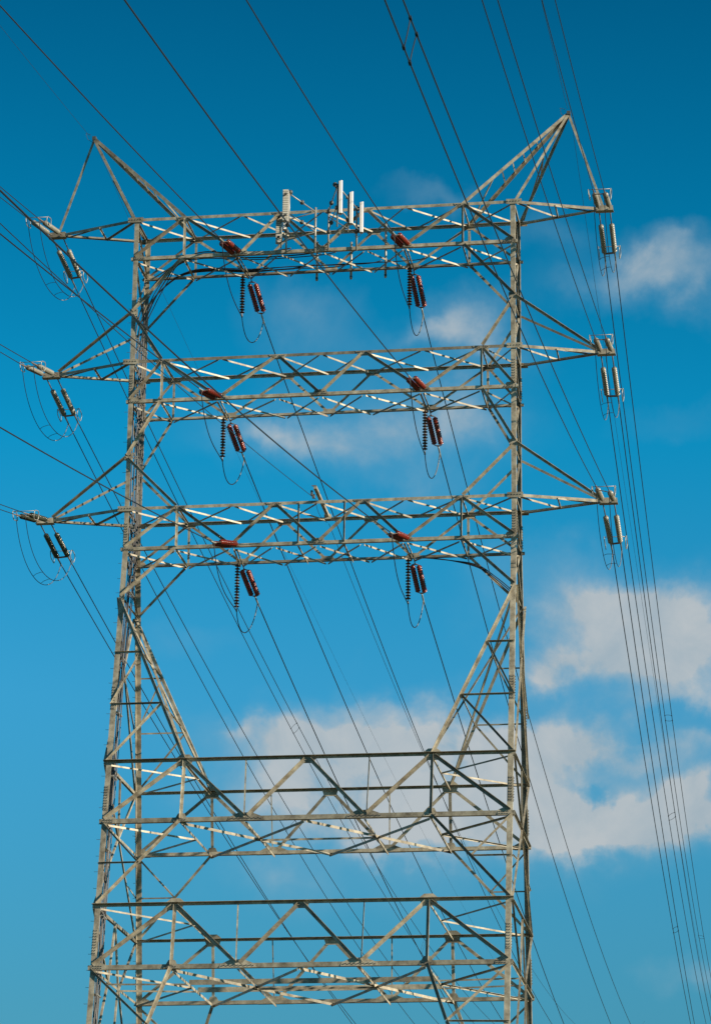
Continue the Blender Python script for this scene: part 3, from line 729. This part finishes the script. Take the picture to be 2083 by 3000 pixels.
for key in XI:
    side, lvl = key; zb = LV[lvl+'b']
    hn = inner_assembly(side, lvl, True, NEAR[KN[key]], XI[key][0]); hf = inner_assembly(side, lvl, False, FAR[KF[key]], XI[key][1])
    xs_, zs_ = SUS[key]; ys = .75
    # short hanger beam between the two bottom chords
    for q in (-.07, .07):
        m_('cross_strut', V((XI[key][0]+q, -1.35, zb-.19)), V((XI[key][1]+q, 1.35, zb-.19)), .07, V((0, 0, 1)), up=V((q, 0, 0)), outw=False)
    top = V((xs_, ys, zb-.22)); bot = V((xs_, ys, zs_+.06))
    root = thing('suspension_insulator', f'dark disc insulator string hanging straight down on the {side} side of the {BEAM[lvl]}', 'insulator', top, 'hanging disc insulators')
    string(root, top, bot, 'dark_brown'); rod(root, 'clamp', [bot, bot+V((0, 0, -.14))], [.03, .05], CAPM)
    b_ = bot+V((0, 0, -.13))
    pts = bez(hn, hn+V((.05, .9, -2.2)), b_+V((-.12, -1.2, .25)), b_, 18)
    pts2 = bez(b_, b_+V((.03, .9, -1.6)), hf+V((-.05, -.75, -1.72)), hf+V((0, -.05, -.02)), 22)
    root = thing('jumper_loop', f'single wire looping under the hanging insulator on the {side} side of the {BEAM[lvl]}', 'jumper cable', b_, 'wire loops below the beams')
    mb = MB(); mb.tube(pts+pts2[1:14], .024, 6); link('jumper_wire', mb.mesh('jumper_wire', b_, True), WIRE, root, (0, 0, 0))
    mb = MB(); mb.tube(pts2[13:], .026, 6); link('jumper_wire', mb.mesh('jumper_wire', b_, True), WIREB, root, (0, 0, 0))

# ------------------------------------------------------------------ stub arm on the third beam
zc = LV['Ct']
so = thing('stub_arm', 'short sloping steel stub standing up from the middle of the third cross beam', 'bracket', V((0, 1.3, zc+.1)))
mb = MB(); A = V((.02, 1.35, zc+.16)); B = V((.08, -2.95, zc+.22)); mb.box((A+B)/2, V((.075, 0, 0)), (B-A)/2, V((0, 0, .07)))
link('stub_beam', mb.mesh('stub_beam', so.location), STEEL, so, (0, 0, 0))
mb = MB(); mb.box(V((.02, 1.33, zc+.1)), V((.16, 0, 0)), V((0, .15, 0)), V((0, 0, .13))); link('base_plate', mb.mesh('base_plate', so.location), STEEL, so, (0, 0, 0))
mb = MB(); mb.box(V((.02, -2.9, zc+.31)), V((.11, 0, 0)), V((0, .03, 0)), V((0, 0, .02))); mb.box(V((-.12, -2.7, zc+.02)), V((.05, 0, 0)), V((0, .06, 0)), V((0, 0, .12))); mb.box(V((-.10, -2.3, zc-.02)), V((.06, 0, 0)), V((0, .05, 0)), V((0, 0, .10)))
link('end_fitting', mb.mesh('end_fitting', so.location), CAPM, so, (0, 0, 0))
mb = MB(); mb.tube(bez(V((.08, -2.8, 46.33)), V((.1, -2.5, 45.6)), V((.3, -1.4, 45.6)), V((.3, -.5, 45.9)), 14), .012, 5)
link('drop_wire', mb.mesh('drop_wire', so.location, True), WIRE, so, (0, 0, 0))
# ------------------------------------------------------------------ cables strapped to the left legs and the beams
def cable(pts, rad, label, grp):
    # smooth the control points with a Catmull-Rom spline
    P_ = [V(p) for p in pts]; P_ = [P_[0]*2-P_[1]]+P_+[P_[-1]*2-P_[-2]]; o = []
    for i in range(1, len(P_)-2):
        a, b, c, d = P_[i-1:i+3]
        for k in range(6):
            t = k/6; o.append(.5*((2*b)+(c-a)*t+(2*a-5*b+4*c-d)*t*t+(3*b-a-3*c+d)*t**3))
    o.append(P_[-2]); mb = MB(); mb.tube(o, rad, 6)
    link('feeder_cable', mb.mesh('feeder_cable', o[0], True), COAX, None, o[0], label=label, category='cable', group=grp)
GC = 'black cables strapped up the left legs'
rc = random.Random(3)
for k in range(9):
    pts = []
    for z in [GZ+.5, 8, 16, 21, 24, 26.5, 29, 31.5, 33.5, 36, 38.5, 41, 43.5, 46, 48.5, 51, 53.5, 56]:
        fr = min(1, max(0, (z-38)/10)); w_ = .105+(.155)*fr
        pts.append((-HX+.16+rc.uniform(-.03, .03)+(.12 if k % 2 else 0), -DY(z)+.28+k*w_+.18*fr+rc.uniform(-.025, .025), z))
    if k < 5:
        zt_ = LV['Ab']+.12-.05*k; ye = -1.2+.08*k; xe = (-1.6, -1.0, 1.2, -.2, .6)[k]
        pts += [(-9.0+.1*k, -.9+.15*k, 57.6), (-8.3+.12*k, -1.0+.1*k, 58.7+.05*k), (-7.3, -1.15+.06*k, 59.5), (-6.2, ye, zt_+.12), (-4.8, ye, zt_+.05), (-3.2, ye, zt_-.02+rc.uniform(-.05, .05)), (xe-1, ye, zt_), (xe, ye-.05, zt_+.1)]
        lab = ('ending on the front of the top beam below the left antennas', 'ending on the front of the top beam right of the left antennas', 'reaching farthest right along the front of the top beam', 'ending on the front of the top beam near its middle', 'ending on the front of the top beam below the right antennas')[k]
    else:
        ye = 1.15-.06*(k-5); zt_ = LV['Ab']+.10+.03*(k-5); xe = (1.0, -.8, 2.6, 4.8)[k-5]
        pts += [(-9.2, .4+.1*(k-5), 57.6), (-8.6, .8, 58.8), (-7.6, ye, 59.75), (-6.2, ye, zt_+.1), (-4, ye, zt_-.05), (-2, ye, zt_+rc.uniform(-.05, .05)), (xe-1, ye, zt_), (xe, ye+.05, zt_+.15)]
        lab = ('ending on the back of the top beam near its middle', 'ending on the back of the top beam behind the left antennas', 'running along the back of the top beam past the right antennas', 'reaching farthest right along the back of the top beam')[k-5]
    cable(pts, .026 if k % 3 else .036, 'black leg cable '+lab, GC)
for i, z in enumerate([22.5, 26.2, 29.4, 33.0, 36.2, 39.0, 42.6, 45.9, 49.6, 52.8, 55.6]):
    fr = min(1, max(0, (z-38)/10)); L_ = 9*(.105+.155*fr)
    c = V((-HX+.12, -DY(z)+.25+L_/2, z)); mb = MB(); mb.box(c, V((.012, 0, 0)), V((0, L_/2, 0)), V((0, 0, .022)))
    for k in range(9):
        mb.box(c+V((.14, -L_/2+(k+.3)*L_/9, 0)), V((.07, 0, 0)), V((0, .028, 0)), V((0, 0, .03)))
    o = link('cable_clamp', mb.mesh('cable_clamp', TO), STEELB, T, (0, 0, 0))
for k in range(3):
    cable([(4.4+.1*k, 1.3, 44.55), (6.0, 1.35, 44.35), (7.3+.05*k, 1.4, 44.1-.08*k), (8.2, 1.55-.05*k, 43.5-.12*k), (9.0, 1.7, 42.8-.1*k), (9.35, 1.8, 42.2)], .025,
          ('upper', 'middle', 'lower')[k]+' of three black cables slanting from the third beam to the right leg', 'cables under the right end of the third beam')

# ------------------------------------------------------------------ antennas
def antenna(loc, h, w, dpt, ang, label, kind='smooth'):
    root = thing('panel_antenna', label, 'antenna', V(loc), 'panel antennas on the top beam')
    q = Matrix.Rotation(R(ang), 3, 'Z'); fx = q @ V((1, 0, 0)); fy = q @ V((0, 1, 0)); zz = V((0, 0, 1)); L0 = V(loc)
    mb = MB()
    prof = [(-dpt/2, -w/2), (dpt*.25, -w/2), (dpt*.45, -w*.38), (dpt/2, -w*.2), (dpt/2, w*.2), (dpt*.45, w*.38), (dpt*.25, w/2), (-dpt/2, w/2)]
    n = len(prof); cut = .05
    vs = [fx*a+fy*b+zz*(-h/2) for a, b in prof]+[fx*a+fy*b+zz*(h/2-(cut if a < 0 else 0)) for a, b in prof]
    mb.add(vs, [tuple(reversed(range(n))), tuple(range(n, 2*n))]+[(i, (i+1) % n, (i+1) % n+n, i+n) for i in range(n)])
    link('radome', mb.mesh('radome'), WHITE, root, (0, 0, 0))
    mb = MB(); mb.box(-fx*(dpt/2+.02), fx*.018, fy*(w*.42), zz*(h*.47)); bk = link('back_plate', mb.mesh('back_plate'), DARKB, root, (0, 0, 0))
    if kind == 'ribbed':
        for i in range(14):
            m2 = MB(); m2.box(-fx*(dpt/2+.055)+zz*(-h*.46+h*.92*i/13), fx*.02, fy*(w*.44), zz*.047); link('rib', m2.mesh('rib'), CREAM, bk, (0, 0, 0))
    for z in (-h*.33, h*.33):
        mb = MB(); mb.box(-fx*(dpt/2+.10)+zz*z, fx*.085, fy*.03, zz*.03); mb.box(-fx*(dpt/2+.16)+zz*z, fx*.03, fy*.07, zz*.045); link('mount_bracket', mb.mesh('mount_bracket'), BOLT, root, (0, 0, 0))
    mb = MB(); mb.tube(bez(zz*(-h/2), zz*(-h/2-.2), zz*(-h/2-.35)-fx*.3, zz*(-h/2-.1)-fx*.35, 8), .012, 5); link('antenna_lead', mb.mesh('antenna_lead', smooth=True), COAX, root, (0, 0, 0))
antenna((1.30, -4.1, 61.28), 1.72, .27, .17, 8, 'white slab antenna, highest of the three on the right frame')
antenna((1.63, -2.8, 61.26), 1.68, .27, .17, 8, 'white slab antenna, middle of the three on the right frame')
antenna((1.96, -1.62, 61.25), 1.62, .25, .17, 8, 'white slab antenna, lowest and rightmost of the three')
antenna((-1.50, -3.55, 61.22), 1.66, .30, .16, 97, 'cream ribbed-back antenna, highest of the left group', 'ribbed')
antenna((-1.74, -2.55, 61.20), 1.62, .26, .16, 200, 'smooth white antenna at the left rear of the ribbed ones')
antenna((-2.30, -.85, 61.20), 1.60, .30, .16, 97, 'ribbed antenna standing lowest and leftmost of the left group', 'ribbed')
def frame_thing(label, loc, tubes, blobs):
    root = thing('antenna_mount', label, 'antenna mount', V(loc))
    for a, b, rd in tubes: rod(root, 'pipe', [a, b], rd, STEELB, 8)
    for c in blobs:
        mb = lathe([(.02, -.11), (.08, -.09), (.11, -.03), (.11, .03), (.08, .09), (.02, .11)], 10)
        me = mb.mesh('pipe_joint', smooth=True); link('pipe_joint', me, BOLT, root, V(c)-V(loc))
frame_thing('tubular mount frame behind the left antennas', (-.36, -1.5, 59.6),
    [((-.36, -1.52, 59.55), (-.36, -1.52, 61.95), .055), ((-1.80, -1.52, 59.6), (-1.80, -1.52, 61.3), .045),
     ((-.36, -1.6, 61.7), (-1.38, -3.4, 61.95), .032), ((-.36, -1.6, 60.65), (-1.38, -3.4, 60.9), .032), ((-.40, -1.6, 61.65), (-2.2, -1.0, 61.5), .028), ((-.40, -1.6, 60.6), (-2.2, -1.0, 60.4), .028),
     ((-1.34, -3.45, 60.35), (-1.34, -3.45, 62.05), .035), ((-2.16, -.95, 60.1), (-2.16, -.95, 61.9), .035), ((-1.62, -2.45, 60.1), (-1.62, -2.45, 62.0), .032),
     ((-1.34, -3.45, 61.9), (-2.16, -.95, 61.5), .028), ((-1.34, -3.45, 60.6), (-2.16, -.95, 60.4), .028)],
    [(-.87, -2.5, 61.83), (-.87, -2.5, 60.78), (-1.5, -2.9, 60.5), (-1.62, -2.4, 60.35), (-1.30, -3.4, 62.0)])
frame_thing('tubular mount frame behind the right antennas', (.30, -1.5, 59.6),
    [((.30, -1.52, 59.6), (.30, -1.52, 61.9), .045), ((1.70, -1.52, 59.55), (1.70, -1.52, 61.95), .05),
     ((.30, -1.6, 61.7), (1.10, -4.0, 61.9), .030), ((.30, -1.6, 60.65), (1.10, -4.0, 60.85), .030),
     ((1.14, -4.15, 61.9), (1.80, -1.6, 61.65), .032), ((1.14, -4.15, 60.8), (1.80, -1.6, 60.6), .032), ((.30, -1.58, 61.4), (1.70, -1.58, 60.4), .025),
     ((1.14, -4.1, 59.75), (1.14, -4.1, 62.0), .038), ((1.47, -2.8, 60.0), (1.47, -2.8, 62.0), .035)],
    [(.58, -2.45, 61.75), (.58, -2.45, 60.7), (.32, -1.55, 61.7), (.32, -1.55, 60.6), (1.0, -4.05, 62.0), (1.12, -4.1, 60.75), (1.47, -2.8, 60.65), (1.72, -1.6, 60.55)])
for x, lb in ((-.75, 'left'), (.98, 'middle'), (2.72, 'right')):
    loc = V((x, 1.5, 59.3)); root = thing('mast_pipe', f'{lb} of three upright pipes on the back of the top beam', 'pipe', loc, 'pipes on the back of the top beam')
    rod(root, 'pipe', [V((x, 1.5, 59.3)), V((x, 1.5, 61.4 if x < .9 else 62.2 if x > 2 else 61.3))], .06, STEELB, 8)
    mb = MB(); mb.box(V((x, 1.5, 59.42)), V((.06, 0, 0)), V((0, .06, 0)), V((0, 0, .05))); link('foot_clamp', mb.mesh('foot_clamp', loc), BOLT, root, (0, 0, 0))
print('PARTS', cnt)
